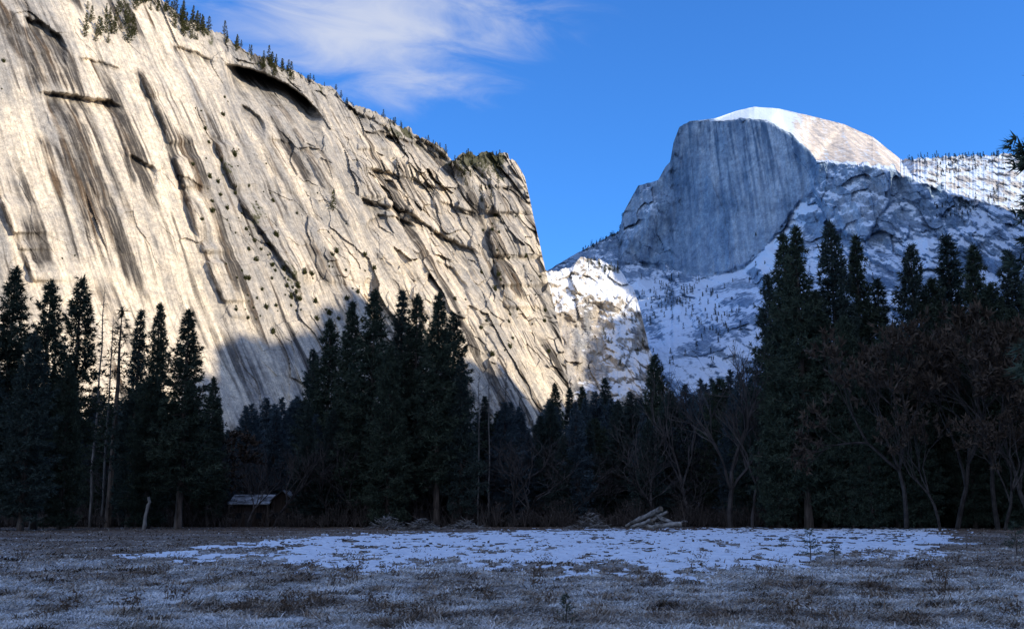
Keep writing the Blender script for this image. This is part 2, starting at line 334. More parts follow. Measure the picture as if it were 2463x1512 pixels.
def cliff_attr(px, py, P):
    s, t = cliffST(P)
    st = np.stack([s, t, 0*s], -1)
    wc = np.interp(px, [0, 60, 200, 480, 580, 650, 850, 950, 1100, 1180, 1370], [.1, .45, .8, .7, .05, .06, .18, .5, .4, .2, .35])
    wc = wc+.3*sst(500, 800, py)-.3*sst(250, 60, py)*sst(300, 60, px)
    cream = np.clip(wc+.9*fbm(s/34, t/420, 61.)+.45*fbm(s/9, t/200, 63.)+.6*fbm(s/90, t/120, 64., o=3), 0, 1)
    stn_shade = 1.25*sst(.13, .27, fbm(s/24, t/700, 71.))*sst(-.1, .3, fbm(s/120, t/160, 73., o=2))
    stn_shade += .75*sst(.13, .27, fbm(s/7.5, t/300, 75.))*sst(-.1, .35, fbm(s/60, t/110, 76., o=2))
    def line(pts, w, k):
        ys = np.array([p[1] for p in pts], float); xv = np.interp(py, ys, [p[0] for p in pts]); tt = (py-ys[0])/(ys[-1]-ys[0])
        q = np.abs(px-xv-4*pn(py/60., 4.)-3*fbm(py/25., px/25., 5., o=2))/w
        return k*sst(0, .06, tt)*sst(0, .25, 1-tt)*sst(1.35, .6, q)
    L = [([(140, 232), (200, 370), (260, 520), (330, 690), (372, 765)], 19, 1.4), ([(160, 235), (215, 360), (290, 560), (350, 700)], 11, 1.2), ([(118, 232), (150, 330), (200, 450), (250, 560)], 10, 1.),
         ([(200, 245), (255, 380), (330, 560)], 9, 1.), ([(262, 245), (300, 340), (330, 470)], 9, .9),
         ([(330, 160), (390, 290), (440, 450), (480, 585)], 11, 1.4), ([(478, 575), (510, 660), (556, 765)], 7, 1.2), ([(508, 310), (545, 410), (600, 520), (720, 690)], 8, 1.1),
         ([(0, 480), (50, 600), (82, 690)], 7, 1.), ([(330, 385), (360, 470), (385, 520)], 12, 1.), ([(70, 60), (90, 130), (110, 225)], 26, 1.), ([(120, 80), (150, 150), (180, 225)], 20, 1.),
         ([(1170, 430), (1182, 520), (1205, 650), (1235, 800)], 9, .8), ([(620, 190), (680, 330), (760, 470)], 8, .7), ([(700, 300), (790, 450), (850, 540)], 8, .75), ([(20, 20), (60, 90), (100, 200)], 9, .9), ([(900, 600), (980, 720), (1060, 850)], 8, .6), ([(600, 280), (660, 400), (740, 520)], 6, .6)]
    for a in L: stn_shade += line(*a)*(.6+.5*sst(-.2, .2, fbm(s/5., t/240, 78.)))  # stain streaks; along corners and the gully, shade is put into the colour
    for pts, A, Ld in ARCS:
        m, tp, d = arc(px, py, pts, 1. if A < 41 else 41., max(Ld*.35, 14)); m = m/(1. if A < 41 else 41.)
        stn_shade += (1.8 if A > 40 else 1.1)*m*(1 if A > 40 else sst(-.2, .15, fbm(s/9, t/200, 77.)))  # shade below each overhang put into the colour, together with rock stain
    band = sst(860, 890, px)*sst(1090, 1040, px)*sst(-70, -40, py-np.interp(px, [860, 1060], [410, 470]))*sst(70, 40, py-np.interp(px, [860, 1060], [410, 480]))
    stn_shade += 1.1*band*sst(0., .12, fbm(s/6.5, t/220, 79.))
    cream = np.clip(cream+.5*band, 0, 1)
    stn_shade *= 1-.4*sst(0., .4, fbm(s/40, t/50, 80.))
    ys = np.interp(px, SKX, SKY); up = sst(75, 10, py-ys)*sst(1240, 1200, px)
    moss = .38*up+.30*sst(.1, .5, fbm(s/45, t/60, 83.))+.24*np.exp(-((py-np.interp(px, [500, 720], [320, 690]))/70)**2)*sst(500, 540, px)*sst(760, 700, px)
    moss += .3*sst(1090, 1120, px)*sst(1230, 1200, px)*sst(520, 400, py)-.14*sst(500, 400, px)
    cream *= 1-.75*up
    return dict(st=st, cream=cream, stain_shade=np.clip(stn_shade, 0, 1), moss=moss, snow=np.zeros_like(s))
pxs = np.concatenate([np.arange(-200, -20, 8.), np.arange(-20, 1225, 2.), np.arange(1225, 1376, .8), np.arange(1376, 1381, 1.)])
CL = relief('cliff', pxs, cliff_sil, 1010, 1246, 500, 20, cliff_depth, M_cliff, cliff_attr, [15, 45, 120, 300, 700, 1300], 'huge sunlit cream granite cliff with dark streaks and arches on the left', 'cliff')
# ---- far mountain
DSX = [1270, 1320, 1400, 1490, 1499, 1515, 1535, 1560, 1583, 1600, 1612, 1620, 1634, 1660, 1720, 1770, 1815, 1870, 1950, 2030, 2100, 2165, 2200, 2300, 2463, 2700]
DSY = [690, 648, 602, 555, 512, 482, 447, 440, 433, 402, 388, 342, 306, 291, 285, 267, 257, 261, 279, 299, 330, 382, 382, 375, 370, 360]
DSD = [4200, 4300, 4450, 4520, 4500, 4490, 4470, 4440, 4410, 4390, 4380, 4365, 4345, 4310, 4230, 4440, 4500, 4500, 4420, 4370, 4320, 4230, 3960, 4050, 4150, 4200]
ctrl = []; cedge = []
def chain(pts):
    b = len(ctrl); ctrl.extend(pts); cedge.extend([(b+i, b+i+1) for i in range(len(pts)-1)])
chain(list(zip(DSX, DSY, DSD)))
chain([(1725, 290, 4190), (1800, 284, 4070), (1850, 291, 3980), (1900, 322, 3880), (1950, 365, 3790), (1965, 388, 3755), (2060, 393, 3650), (2130, 402, 3570), (2200, 430, 3540), (2300, 470, 3500), (2400, 500, 3480), (2463, 540, 3420), (2700, 640, 3250)])
chain([(1500, 600, 4400), (1560, 640, 4350), (1620, 655, 4230), (1700, 665, 4080), (1790, 650, 3930), (1850, 590, 3860), (1900, 520, 3810), (1955, 440, 3745)])
ctrl += [(1790, 480, 3975), (1640, 480, 4290), (1610, 520, 4330), (1560, 520, 4330), (1590, 460, 4400), (1990, 560, 3600), (2080, 570, 3480), (2140, 480, 3535), (2140, 600, 3380), (2220, 560, 3400), (2300, 640, 3200), (2400, 620, 3250), (2463, 700, 3050), (2700, 760, 2950),
         (1490, 640, 4280), (1400, 680, 4150), (1560, 700, 3920), (1650, 750, 3480), (1750, 720, 3480), (1820, 640, 3640), (1860, 720, 3200), (1770, 800, 3000), (1950, 640, 3450), (2050, 700, 3100), (1600, 850, 3050), (1700, 880, 2850), (1480, 860, 3200), (1400, 880, 3250), (1270, 880, 3200),
         (1550, 950, 2700), (1900, 950, 2600), (2200, 950, 2500), (2463, 950, 2450), (2700, 950, 2450), (1270, 950, 2800), (1270, 1250, 2100), (1700, 1250, 2050), (2200, 1250, 2000), (2700, 1250, 2000)]
def tri_interp(X, Yv):
    vs = [Vector((c[0], c[1])) for c in ctrl]
    v2, e2, f2, ov, _, _ = delaunay_2d_cdt(vs, cedge, [], 0, 1e-4)
    Z = [ctrl[o[0]][2] if o else None for o in ov]
    out = np.full(X.shape, np.nan)
    for f in f2:
        a, b, c = [v2[i] for i in f]; za, zb, zc = [Z[i] for i in f]
        den = (b.y-c.y)*(a.x-c.x)+(c.x-b.x)*(a.y-c.y)
        if abs(den) < 1e-6 or None in (za, zb, zc): continue
        l1 = ((b.y-c.y)*(X-c.x)+(c.x-b.x)*(Yv-c.y))/den; l2 = ((c.y-a.y)*(X-c.x)+(a.x-c.x)*(Yv-c.y))/den
        m = (l1 >= -1e-4) & (l2 >= -1e-4) & (l1+l2 <= 1.0001)
        out[m] = (l1*za+l2*zb+(1-l1-l2)*zc)[m]
    for j in range(out.shape[1]-2, -1, -1):
        q = np.isnan(out[:, j]); out[q, j] = out[q, j+1]
    return np.nan_to_num(out, nan=4000.)
def boxs(a, n):
    for _ in range(n):
        p = np.pad(a, 1, mode='edge'); a = (p[:-2, 1:-1]+p[2:, 1:-1]+p[1:-1, :-2]+p[1:-1, 2:]+p[1:-1, 1:-1]*2)/6
    return a
EDX = [1660, 1725, 1800, 1850, 1900, 1950, 1965, 2060, 2130, 2200, 2300, 2400, 2463, 2700]; EDY = [294, 290, 284, 291, 322, 365, 388, 393, 402, 430, 470, 500, 540, 640]
def above_edge(px, py): return sst(-2, 4, np.interp(px, EDX, EDY)+np.where(px > 2060, 22., 5.)*fbm(px/30., py/50.)-py)*sst(1650, 1665, px)
def face_mask(px, py):
    base = np.interp(px, [1490, 1500, 1560, 1620, 1700, 1790, 1850, 1900, 1955, 2000, 2080, 2140, 2150], [600, 600, 640, 655, 665, 650, 590, 520, 450, 560, 580, 490, 400])+16*fbm(px/30., py/60., 3.)
    return sst(0, 12, base-py)*sst(1490, 1500, px)*sst(2150, 2135, px)*(1-above_edge(px, py))
def gully(px, py):
    return sst(1800, 1740, px)*sst(1470, 1500, px)*sst(600, 650, py)
def second(px, py): return sst(1948, 1972, px+8*fbm(py/25., px/60., 7.))
def dome_depth(px, py):
    Y = boxs(tri_interp(px, py), 9); p = P3(px, py, Y); x, z = p[..., 0], p[..., 2]
    fm, ae = face_mask(px, py), above_edge(px, py); sl = (1-fm)*(1-ae); gu = gully(px, py); s2 = second(px, py)
    left = sst(1650, 1600, px); wx = x+12*fbm(x/70, z/90, 92., o=2); wz = z+16*fbm(x/70, z/90, 93., o=2)
    d = fm*(6*fbm(x/45, z/500, 5.)+3*fbm(x/14, z/140, 6.)+(1-left)*blocks(wx/75, wz/520, 5, 7, 6)+blocks(wx/22, wz/160, 2, 3, 7)+left*(20*fbm(x/60, z/110, 7.)+blocks(wx/40, wz/70, 14, 22, 8)))
    d += fm*s2*(-35+24*fbm(x/50, z/60, 16.)+blocks(wx/55, wz/60, 14, 20, 15))
    d += ae*(6*fbm(x/60, z/50, 8.)+2.2*fbm(x/14, z/14, 9.)+sst(2165, 2200, px)*(34*fbm(x/70, z/45, 10.)+11*fbm(x/18, z/14, 11.)))
    rg = np.abs(fbm(x/150+.3*fbm(x/200, z/200, 3., o=2), z/300, 12.))
    d += sl*((75-20*gu)*rg+22*fbm(x/55, z/75, 13.)+8*fbm(x/16, z/22, 14.)+(1-.3*gu)*(blocks(wx/75, wz/100, 15, 25, 10)+blocks(wx/28, wz/34, 5, 8, 11)))
    return Y+d*sst(1240, 1100, py)
def nrmz(P):
    a = np.gradient(P, axis=0); b = np.gradient(P, axis=1); n = np.cross(a, b); n /= np.linalg.norm(n, axis=-1)[..., None]+1e-9
    n[n[..., 1] > 0] *= -1; return n
def dome_attr(px, py, P):
    x, z = P[..., 0], P[..., 2]; n = nrmz(P); nz = boxs(n[..., 2], 2)
    fm, ae = face_mask(px, py), above_edge(px, py); sl = (1-fm)*(1-ae); gu = gully(px, py); s2 = second(px, py)
    wx = x+12*fbm(x/70, z/90, 92., o=2); wz = z+16*fbm(x/70, z/90, 93., o=2)
    rightwall = sst(1790, 1860, px)*(1-ae)
    snow = sl*np.clip(.06+.95*(nz-.42)+.10*gu+.10*rightwall+.55*fbm(x/120, z/80, 21., o=4), -.35, .85)
    rightrock = sst(1830, 1970, px)*sst(2175, 2160, px)
    snow += ae*np.where(px < 2168, 1.-.70*rightrock+.35*fbm((x-.4*z)/16, z/200, 22.)*rightrock, .36+.6*(nz-.4)+.6*fbm(x/70, z/50, 23.))
    snow += fm*(.0+.30*sst(1640, 1590, px)*sst(.0, .5, nz)+.3*sst(.45, .8, nz)+.1*sst(540, 640, py)+.30*s2*sst(.05, .5, nz)+.08*s2)
    snow += .42*sl*np.exp(-((px-np.interp(py, [440, 640], [1975, 1805]))/55)**2)*sst(430, 450, py)*sst(690, 640, py)
    snow += .30*sl*np.exp(-((py-np.interp(px, [2180, 2463], [600, 500]))/32)**2)*sst(2150, 2220, px)
    snow -= 1.5*sst(960, 1000, py)
    hpan = cells(wx/75, wz/520, 6)[0]; hp2 = cells(wx/26, wz/300, 12)[0]
    cream = fm*np.clip(-.15+.5*hpan+.35*hp2+.5*fbm(x/30, z/400, 25.)+.7*np.exp(-((px-1830)/75)**2-((py-420)/130)**2)+.65*np.exp(-((px-2060)/70)**2-((py-480)/80)**2)+.35*np.exp(-((px-1540)/30)**2-((py-520)/50)**2), 0, 1)+.4*sl*hp2
    stain_shade = fm*(1-.6*s2)*np.clip(1.*sst(-.05, .35, fbm(x/14, z/380, 27.))*sst(640, 330, py)+.85*np.exp(-((px-1745)/42)**2-((py-490)/24)**2)+.35*sst(.1, .4, fbm(x/60, z/60, 28.)), 0, 1)+sl*.4*sst(.0, .5, fbm(x/50, z/90, 29.))
    stain_shade += .4*fm*sst(1700, 1640, px)*sst(1595, 1612, px)
    return dict(st=np.stack([x, z, 0*x], -1), cream=np.clip(cream, 0, 1), stain_shade=np.clip(stain_shade, 0, 1), moss=.32*sl*sst(.05, .5, fbm(x/60, z/40, 30.))+.3*ae*sst(2180, 2230, px)*sst(0., .4, fbm(x/40, z/30, 31.))+1.2*sst(950, 1000, py), snow=snow, warm=ae*np.where(px < 2168, .9, .55))
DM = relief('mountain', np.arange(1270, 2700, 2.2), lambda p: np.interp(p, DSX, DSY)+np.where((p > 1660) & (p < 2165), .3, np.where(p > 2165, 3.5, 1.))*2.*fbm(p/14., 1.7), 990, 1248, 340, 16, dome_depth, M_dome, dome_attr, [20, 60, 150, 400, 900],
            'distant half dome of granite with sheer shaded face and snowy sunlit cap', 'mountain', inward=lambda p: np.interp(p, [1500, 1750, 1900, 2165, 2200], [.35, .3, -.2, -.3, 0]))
# ---- near snowy hill below the mountain
HSX = [1250, 1340, 1380, 1395, 1440, 1490, 1525, 1545, 1560, 1590, 1640, 1700]; HSY = [640, 652, 640, 618, 624, 648, 700, 760, 830, 910, 990, 1030]
def hill_base(px, py): return 2450+.75*(px-1400)+1.5*(950-py)
def hill_depth(px, py):
    p = P3(px, py, hill_base(px, py)); x, z = p[..., 0], p[..., 2]
    fr = np.mod((z+40*fbm(x/90, z/120, 15.))/75, 1); wx = x+12*fbm(x/60, z/60, 94., o=2); wz = z+12*fbm(x/60, z/60, 95., o=2)
    d = 45*fbm(x/130, z/150, 16.)+16*fbm(x/40, z/60, 17.)+5*fbm(x/12, z/18, 18.)+16*(1-fr)*sst(-.1, .3, fbm(x/100, z/100, 19.))+blocks(wx/50, wz/70, 10, 16, 13)+blocks(wx/18, wz/26, 4, 6, 14)
    return hill_base(px, py)+d*sst(1240, 1100, py)
def hill_attr(px, py, P):
    x, z = P[..., 0], P[..., 2]; nz = boxs(nrmz(P)[..., 2], 1)
    snow = .10+.8*(nz-.45)+.42*sst(780, 700, py)+.3*sst(1430, 1480, px)+.3*fbm(x/80, z/80, 22., o=3)-1.5*sst(960, 1000, py)
    return dict(st=np.stack([x, z, 0*x], -1), cream=np.clip(.6+.6*fbm(x/25, z/160, 20.), 0, 1), stain_shade=.45*sst(0, .5, fbm(x/20, z/90, 24.)), moss=.28*sst(.1, .5, fbm(x/35, z/30, 26.))+1.2*sst(950, 1000, py), snow=snow)
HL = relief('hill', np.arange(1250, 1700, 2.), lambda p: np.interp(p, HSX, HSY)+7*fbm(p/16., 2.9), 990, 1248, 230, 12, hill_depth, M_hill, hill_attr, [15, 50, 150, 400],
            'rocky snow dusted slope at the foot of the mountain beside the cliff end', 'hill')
# ---- south valley ridge: stands out of frame to the right, throws the shadow over the meadow
prof = []
sh = np.array([S.x, S.y]); sh = sh/np.linalg.norm(sh); TE = math.tan(SUN_EL)
RX0, RK = 900., .52
def towall(p):
    t = (RX0+RK*p[1]-p[0])/(sh[0]-RK*sh[1]); return (p[1]+sh[1]*t, p[2]+t*TE)
for px, py in [(0, 1050), (150, 1030), (300, 1000), (420, 960), (490, 900), (520, 842), (560, 820), (600, 808), (650, 822), (700, 812), (735, 788), (770, 745), (810, 722), (850, 712), (885, 716), (925, 745), (960, 810), (1010, 868), (1060, 892), (1130, 886), (1200, 896), (1245, 940), (1280, 995)]:
    prof.append(towall(P3(px, py, cliffY(px, py))))
for px, py in [(1385, 970), (1425, 890), (1424, 840), (1444, 795), (1484, 760), (1530, 742)]:
    prof.append(towall(P3(px, py, hill_base(px, py))))
prof += [(-2500, 500), (-600, 560), (150, 560), (2400, 1900), (2750, 2150), (2980, 2120), (3060, 1950), (3110, 1620), (3200, 1450), (3500, 1350), (4300, 1250)]
prof.sort(); py_ = np.array([p[0] for p in prof]); ph_ = np.array([p[1] for p in prof])
yy = np.concatenate([np.arange(-2500, 300, 60.), np.arange(300, 2200, 4.), np.arange(2200, 4301, 20.)])
offs = np.array([-420, -330, -230, -130, -60, -20, 0, 40, 150, 400, 900, 1800]); hk = np.array([-.02, .22, .48, .72, .88, .97, 1, .985, .93, .8, .5, -.02])
H = np.interp(yy, py_, ph_)+26*fbm(yy/34., 7.7)*sst(200, 400, yy)+26*(cells(yy/9., 0*yy+.5, 4)[0]-.6)*sst(200, 400, yy)
OX, YY = np.meshgrid(offs, yy, indexing='ij')
ZZ = hk[:, None]*H[None]; nn = 40*fbm(OX/200, YY/200, 55.)*(np.abs(hk-1) > .02)[:, None]*(hk > 0)[:, None]
ZZ = np.minimum(ZZ+nn, H[None]-np.abs(OX)*.05)
V = np.stack([RX0+RK*YY+OX, YY, ZZ], -1)
tag(mk('valley_ridge', npmesh('valley_ridge', V.reshape(-1, 3), gridfaces(len(offs), len(yy)), [M_ridge], attrs={})), 'dark forested ridge closing the valley on the right side', 'ridge', kind='structure')
# ------------------------------------------------------------------ ground
def gz(x, y):
    f = sst(220, 90, np.hypot(x, y))
    return f*(.09*fbm(x/1.3, y/1.3, 60., o=3)+.12*fbm(x/9, y/9, 61., o=2))-.02
ang = np.radians(np.concatenate([np.arange(-180, -34, 6.), np.linspace(-34, 34, 560), np.arange(40, 181, 6.)]))
rad = np.concatenate([np.geomspace(.4, 14, 14), np.geomspace(14.5, 170, 430), np.geomspace(180, 16000, 36)])
AN, RA = np.meshgrid(ang, rad, indexing='ij'); GX, GY = RA*np.sin(AN), RA*np.cos(AN)
frost = np.interp(RA, [14, 30, 42, 60, 120], [.8, .7, .45, .2, .05])+.7*fbm(GX/4, GY/6, 62.)
fx, fy = gpt(330, 1436)
def pale(x, y): return np.exp(-((x-fx)/3.)**2-((y-fy)/1.6)**2)
frost += .9*pale(GX, GY)
litter = np.interp(RA, [40, 70, 110, 130, 400], [.05, .4, .7, .95, 1.])+.3*fbm(GX/6, GY/9, 63.)
tag(mk('ground', npmesh('ground', np.stack([GX, GY, gz(GX, GY)], -1).reshape(-1, 3), gridfaces(*GX.shape), [M_ground], attrs=dict(frost=np.clip(frost, 0, 1).ravel(), litter=np.clip(litter, 0, 1).ravel()), smooth=True)),
    'wide flat frosty meadow of dead grass in the valley shade', 'meadow', kind='structure')
SPX = [20, 400, 620, 760, 1000, 1300, 1700, 2100, 2360]; SPT = [1340, 1314, 1294, 1282, 1272, 1267, 1262, 1259, 1261]
SBX = [20, 400, 620, 720, 900, 1100, 1250, 1500, 1700, 1850, 2000, 2280, 2360]; SPB = [1366, 1374, 1384, 1396, 1390, 1382, 1386, 1394, 1406, 1388, 1370, 1354, 1300]
def snow_in(px, py):
    t, b = np.interp(px, SPX, SPT), np.interp(px, SBX, SPB)
    return np.minimum(np.minimum((py-t)/14, (b-py)/44), np.minimum((px-10)/250, (2370-px)/160))
sx = np.arange(10, 2380, 2.5); sy = np.concatenate([np.arange(1256, 1300, .45), np.arange(1300, 1416, .8)])
SX, SY = np.meshgrid(sx, sy, indexing='ij'); X, Yg = gpt(SX, SY)
def snow_field(px, py, x, y):
    f = np.clip(snow_in(px, py), -1, 1.)*1.3+1.15*fbm(x/2.8, y/7., 64., o=3)+1.05*fbm(x/.5, y/1.8, 65., o=3)-.74
    return f-.5*np.interp(px, [40, 650, 950], [1, .55, 0])
fld = snow_field(SX, SY, X, Yg)
q = gridfaces(*SX.shape); ff = fld.ravel(); keep = (ff[q].min(1) > 0)
Vs = np.stack([X, Yg, gz(X, Yg)*.85+.010+.06*np.clip(fld, 0, 1)+.012*fbm(X/.4, Yg/.4, 66., o=2)], -1).reshape(-1, 3)
q = q[keep]; used = np.unique(q); rm = np.zeros(len(Vs), int); rm[used] = np.arange(len(used))
tag(mk('snow_patch', npmesh('snow_patch', Vs[used], rm[q], [M_snow], smooth=True)), 'broken sheet of thin snow lying across the middle of the meadow', 'snow', kind='structure')
# grass
rs = np.random.RandomState(3)
n = 185000
gpx = rs.uniform(-60, 2520, n); gpy = 1262+(1545-1262)*rs.uniform(0, 1, n)**.8
gx, gy = gpt(gpx, gpy); gx = gx+rs.normal(size=n)*.15; gy = gy+rs.normal(size=n)*.2
ins = snow_field(gpx, gpy, gx, gy) > .05; k_ = ~ins | (rs.uniform(0, 1, n) < .15); gpx, gpy, gx, gy, ins = gpx[k_], gpy[k_], gx[k_], gy[k_], ins[k_]; n = len(gpx)
patch = fbm(gx/.9, gy/1.4, 67., o=4); big = fbm(gx/4, gy/6, 62.)
dk = np.interp(gy, [15, 30, 50, 70, 130], [.68, .62, .45, .32, .26])+.6*patch+.6*big+.5*pale(gx, gy)+rs.normal(size=n)*.18
dk = np.where(ins, .25, dk)
L = rs.uniform(.10, .26, n)*(1+.6*np.clip(-patch, 0, 1))*np.interp(gy, [15, 60, 130], [1, 1.1, 1.2]); W = .010*np.maximum(1, gy/20)
az = 2.2*fbm(gx/1.2, gy/1.2, 68., o=2)*2+rs.normal(size=n)*.8; el = np.abs(rs.normal(size=n))*.2+.03+.22*(patch < -.3)
d = np.stack([np.cos(az)*np.cos(el), np.sin(az)*np.cos(el), np.sin(el)], -1)
c = np.stack([gx, gy, gz(gx, gy)+.01], -1); sd = np.stack([-np.sin(az), np.cos(az), 0*az], -1)*W[:, None]
mid = c+d*L[:, None]*.55+np.array([0, 0, .02]); tip = c+d*L[:, None]; tip[:, 2] -= .25*L*(el < .6)*.5; tip[:, 2] = np.maximum(tip[:, 2], c[:, 2]+.005)
V = np.stack([c-sd, c+sd, mid+sd*.8, mid-sd*.8, tip], 1).reshape(-1, 3); b = np.arange(n)[:, None]*5
F = np.concatenate([b+np.array([[0, 1, 2]]), b+np.array([[0, 2, 3]]), b+np.array([[3, 2, 4]])], 0)
tag(mk('grass', npmesh('grass', V, F, [M_grass], attrs=dict(tint=np.repeat(np.clip(dk, 0, 1), 5)))), 'matted frosty dead grass covering the meadow', 'grass', kind='stuff')
# ------------------------------------------------------------------ tree prototypes
def conifer(seed, H=40., R=4.8, cb=.22, nb=290, pw=.85, dens=5., k=9, bl=.8, bw=.17, mat=None, skip=.1, lobes=.95, rise=(-.4, .45), small=False):
    r = random.Random(seed); rs = np.random.RandomState(seed); t = MB(); cr = MB()
    n = 4 if small else 12; off = [(r.uniform(-.1, .1)*i/n, r.uniform(-.1, .1)*i/n) for i in range(n+1)]
    t.tube([(off[i][0], off[i][1], -.4+(H*.985+.4)*i/n) for i in range(n+1)], [H*.0135*(1-i/n)**.8*(1.25 if i == 0 else 1)+.03 for i in range(n+1)], 4 if small else 8)
    C, D = [], []
    for i in range(nb):
        if r.random() < skip: continue
        f = (i+r.random())/nb; f = f**.9; h = H*(cb+(.985-cb)*f)
        prof = (1-f)**pw*min(1., .5+f*2.2); az = i*2.39996+r.uniform(-.5, .5)
        lobe = 1+lobes*.3*math.sin(az*2+h*.45+seed)*math.sin(h*.8+seed*1.7)
        ln = R*prof*r.uniform(.5, 1.2)*lobe+.009*H; ri = rise[0]+(rise[1]-rise[0])*f+r.uniform(-.2, .2)
        ca, sa = math.cos(az), math.sin(az)
        pt = lambda q: (ca*ln*q, sa*ln*q, h+ln*(ri*q-.28*q*(1-q)*2+.1*q*q))
        if not small: cr.tube([pt(0), pt(.5), pt(1)], [.05+.012*ln, .04+.006*ln, .015], 3, 1, False)
        m = max(2, int(ln*dens))
        for j in range(m):
            q = r.uniform(.15, 1)**.75; p = pt(q); lo = r.gauss(0, .2)*ln*q
            C.append((p[0]-sa*lo, p[1]+ca*lo, p[2]+r.gauss(0, .3)*H/40)); D.append((ca*.7, sa*.7, .12))
    for j in range(14 if not small else 4):
        C.append((r.gauss(0, .08), r.gauss(0, .08), H*(.95+.045*j/14))); D.append((0, 0, .8))
    V, T = blades(C, D, k, bl, bw, .6, rs); T = np.clip(T*.6+np.repeat(rs.uniform(-.2, .6, len(C)), k*3), 0, 1)
    if small: return V, T, t
    return t.mesh('trunk', [M_bark]), cr.mesh('crown', [mat or M_needle, M_bark], extra=(V, T, 0))
CON = [conifer(1, R=5.9, cb=.18), conifer(2, R=5.3, cb=.24, pw=.75, nb=250), conifer(3, R=6.7, cb=.10, pw=.9, nb=320), conifer(4, R=4.6, cb=.24, pw=.65, nb=210, skip=.18),
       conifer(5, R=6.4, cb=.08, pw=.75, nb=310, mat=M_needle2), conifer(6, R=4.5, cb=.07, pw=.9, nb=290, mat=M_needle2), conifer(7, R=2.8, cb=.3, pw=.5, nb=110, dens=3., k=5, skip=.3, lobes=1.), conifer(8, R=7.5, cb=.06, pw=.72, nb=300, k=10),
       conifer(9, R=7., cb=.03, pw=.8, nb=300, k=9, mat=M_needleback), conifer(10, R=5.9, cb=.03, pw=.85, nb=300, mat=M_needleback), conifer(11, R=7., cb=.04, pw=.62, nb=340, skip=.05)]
def bare(seed, H=18., spread=.55, levels=5, leaves=0, mat=M_twig, pale=False):
    r = random.Random(seed); rs = np.random.RandomState(seed); t = MB(); b = MB(); C, D = [], []
    def grow(p, d, ln, rad, lv):
        pts = [p]; q = p
        for i in range(3):
            d = (d+Vector((r.gauss(0, .13), r.gauss(0, .13), r.gauss(.05, .08)))).normalized(); q = q+d*ln/3; pts.append(q)
        tgt = t if lv == 0 else b
        tgt.tube(pts, [rad, rad*.9, rad*.8, rad*.66], 7 if lv == 0 else (4 if lv < 3 else 3), 0, False)
        if lv >= levels:
            if leaves: C.extend([tuple(pts[2]), tuple(q)]); D.extend([tuple(d), tuple(d)])
            return
        for i in range(r.choice((2, 3, 3)) if lv else 4):
            ax = Vector((r.gauss(0, 1), r.gauss(0, 1), r.gauss(0, .5))).normalized()
            nd_ = (d+ax*spread*r.uniform(.6, 1.3)).normalized(); st = pts[r.choice((2, 3, 3))] if i else q
            grow(st, nd_, ln*r.uniform(.62, .88), rad*.6, lv+1)
    grow(Vector((0, 0, -.3)), Vector((r.gauss(0, .06), r.gauss(0, .06), 1)), H*.24, H*.012, 0)
    ex = None; ms = [mat]
    if leaves: V, T = blades(C, D, leaves, .6, .26, .9, rs); ex = (V, T, 1); ms = [mat, M_russet]
    top = max(v[2] for v in b.v)
    return t.mesh('trunk', [M_pale if pale else mat]), b.mesh('branches', ms, extra=ex), top
BARE = [bare(21), bare(22, spread=.45), bare(23, spread=.7), bare(24, spread=.5)]
OAK = [bare(31, spread=.6, leaves=6, mat=M_oakbark), bare(32, spread=.65, leaves=7, mat=M_oakbark), bare(33, spread=.6, leaves=4, mat=M_oakbark)]
def snag(seed, H=30.):
    r = random.Random(seed); t = MB(); b = MB()
    t.tube([(r.uniform(-.2, .2), r.uniform(-.2, .2), -.4+i*(H+.4)/8) for i in range(9)], [.22*(1-i/8)**.7+.03 for i in range(9)], 6)
    for i in range(110):
        h = H*r.uniform(.2, .97); az = r.uniform(0, 6.28); ln = r.uniform(.4, 2.6)*(1.15-h/H)+.2
        b.tube([(0, 0, h), (math.cos(az)*ln*.6, math.sin(az)*ln*.6, h+r.uniform(-.1, .3)), (math.cos(az)*ln, math.sin(az)*ln, h+r.uniform(-.3, .5))], [.05, .035, .015], 3, 0, False)
    return t.mesh('trunk', [M_pale]), b.mesh('branches', [M_twig])
SNAG = [snag(41), snag(42)]
R_ = random.Random(99)
def tree(kind, idx, px, py, Y, label, name='pine_tree', ws=1., cat='tree', group=None):
    p = P3(px, py, Y); Hh = float(p[2]); x = float(p[0])
    if kind == 'con': parts = [('trunk', CON[idx][0]), ('crown', CON[idx][1])]; s = Hh/40
    elif kind == 'snag': parts = [('trunk', SNAG[idx][0]), ('branches', SNAG[idx][1])]; s = Hh/30
    else:
        B = (BARE if kind == 'bare' else OAK)[idx]; parts = [('trunk', B[0]), ('branches' if kind == 'bare' else 'crown', B[1])]; s = Hh/B[2]
    e = empty(name, (x, Y, 0), R_.uniform(0, 6.28), (s*ws, s*ws, s)); tag(e, label, cat, group)
    for n_, me in parts: mk(n_, me, e)
    return e
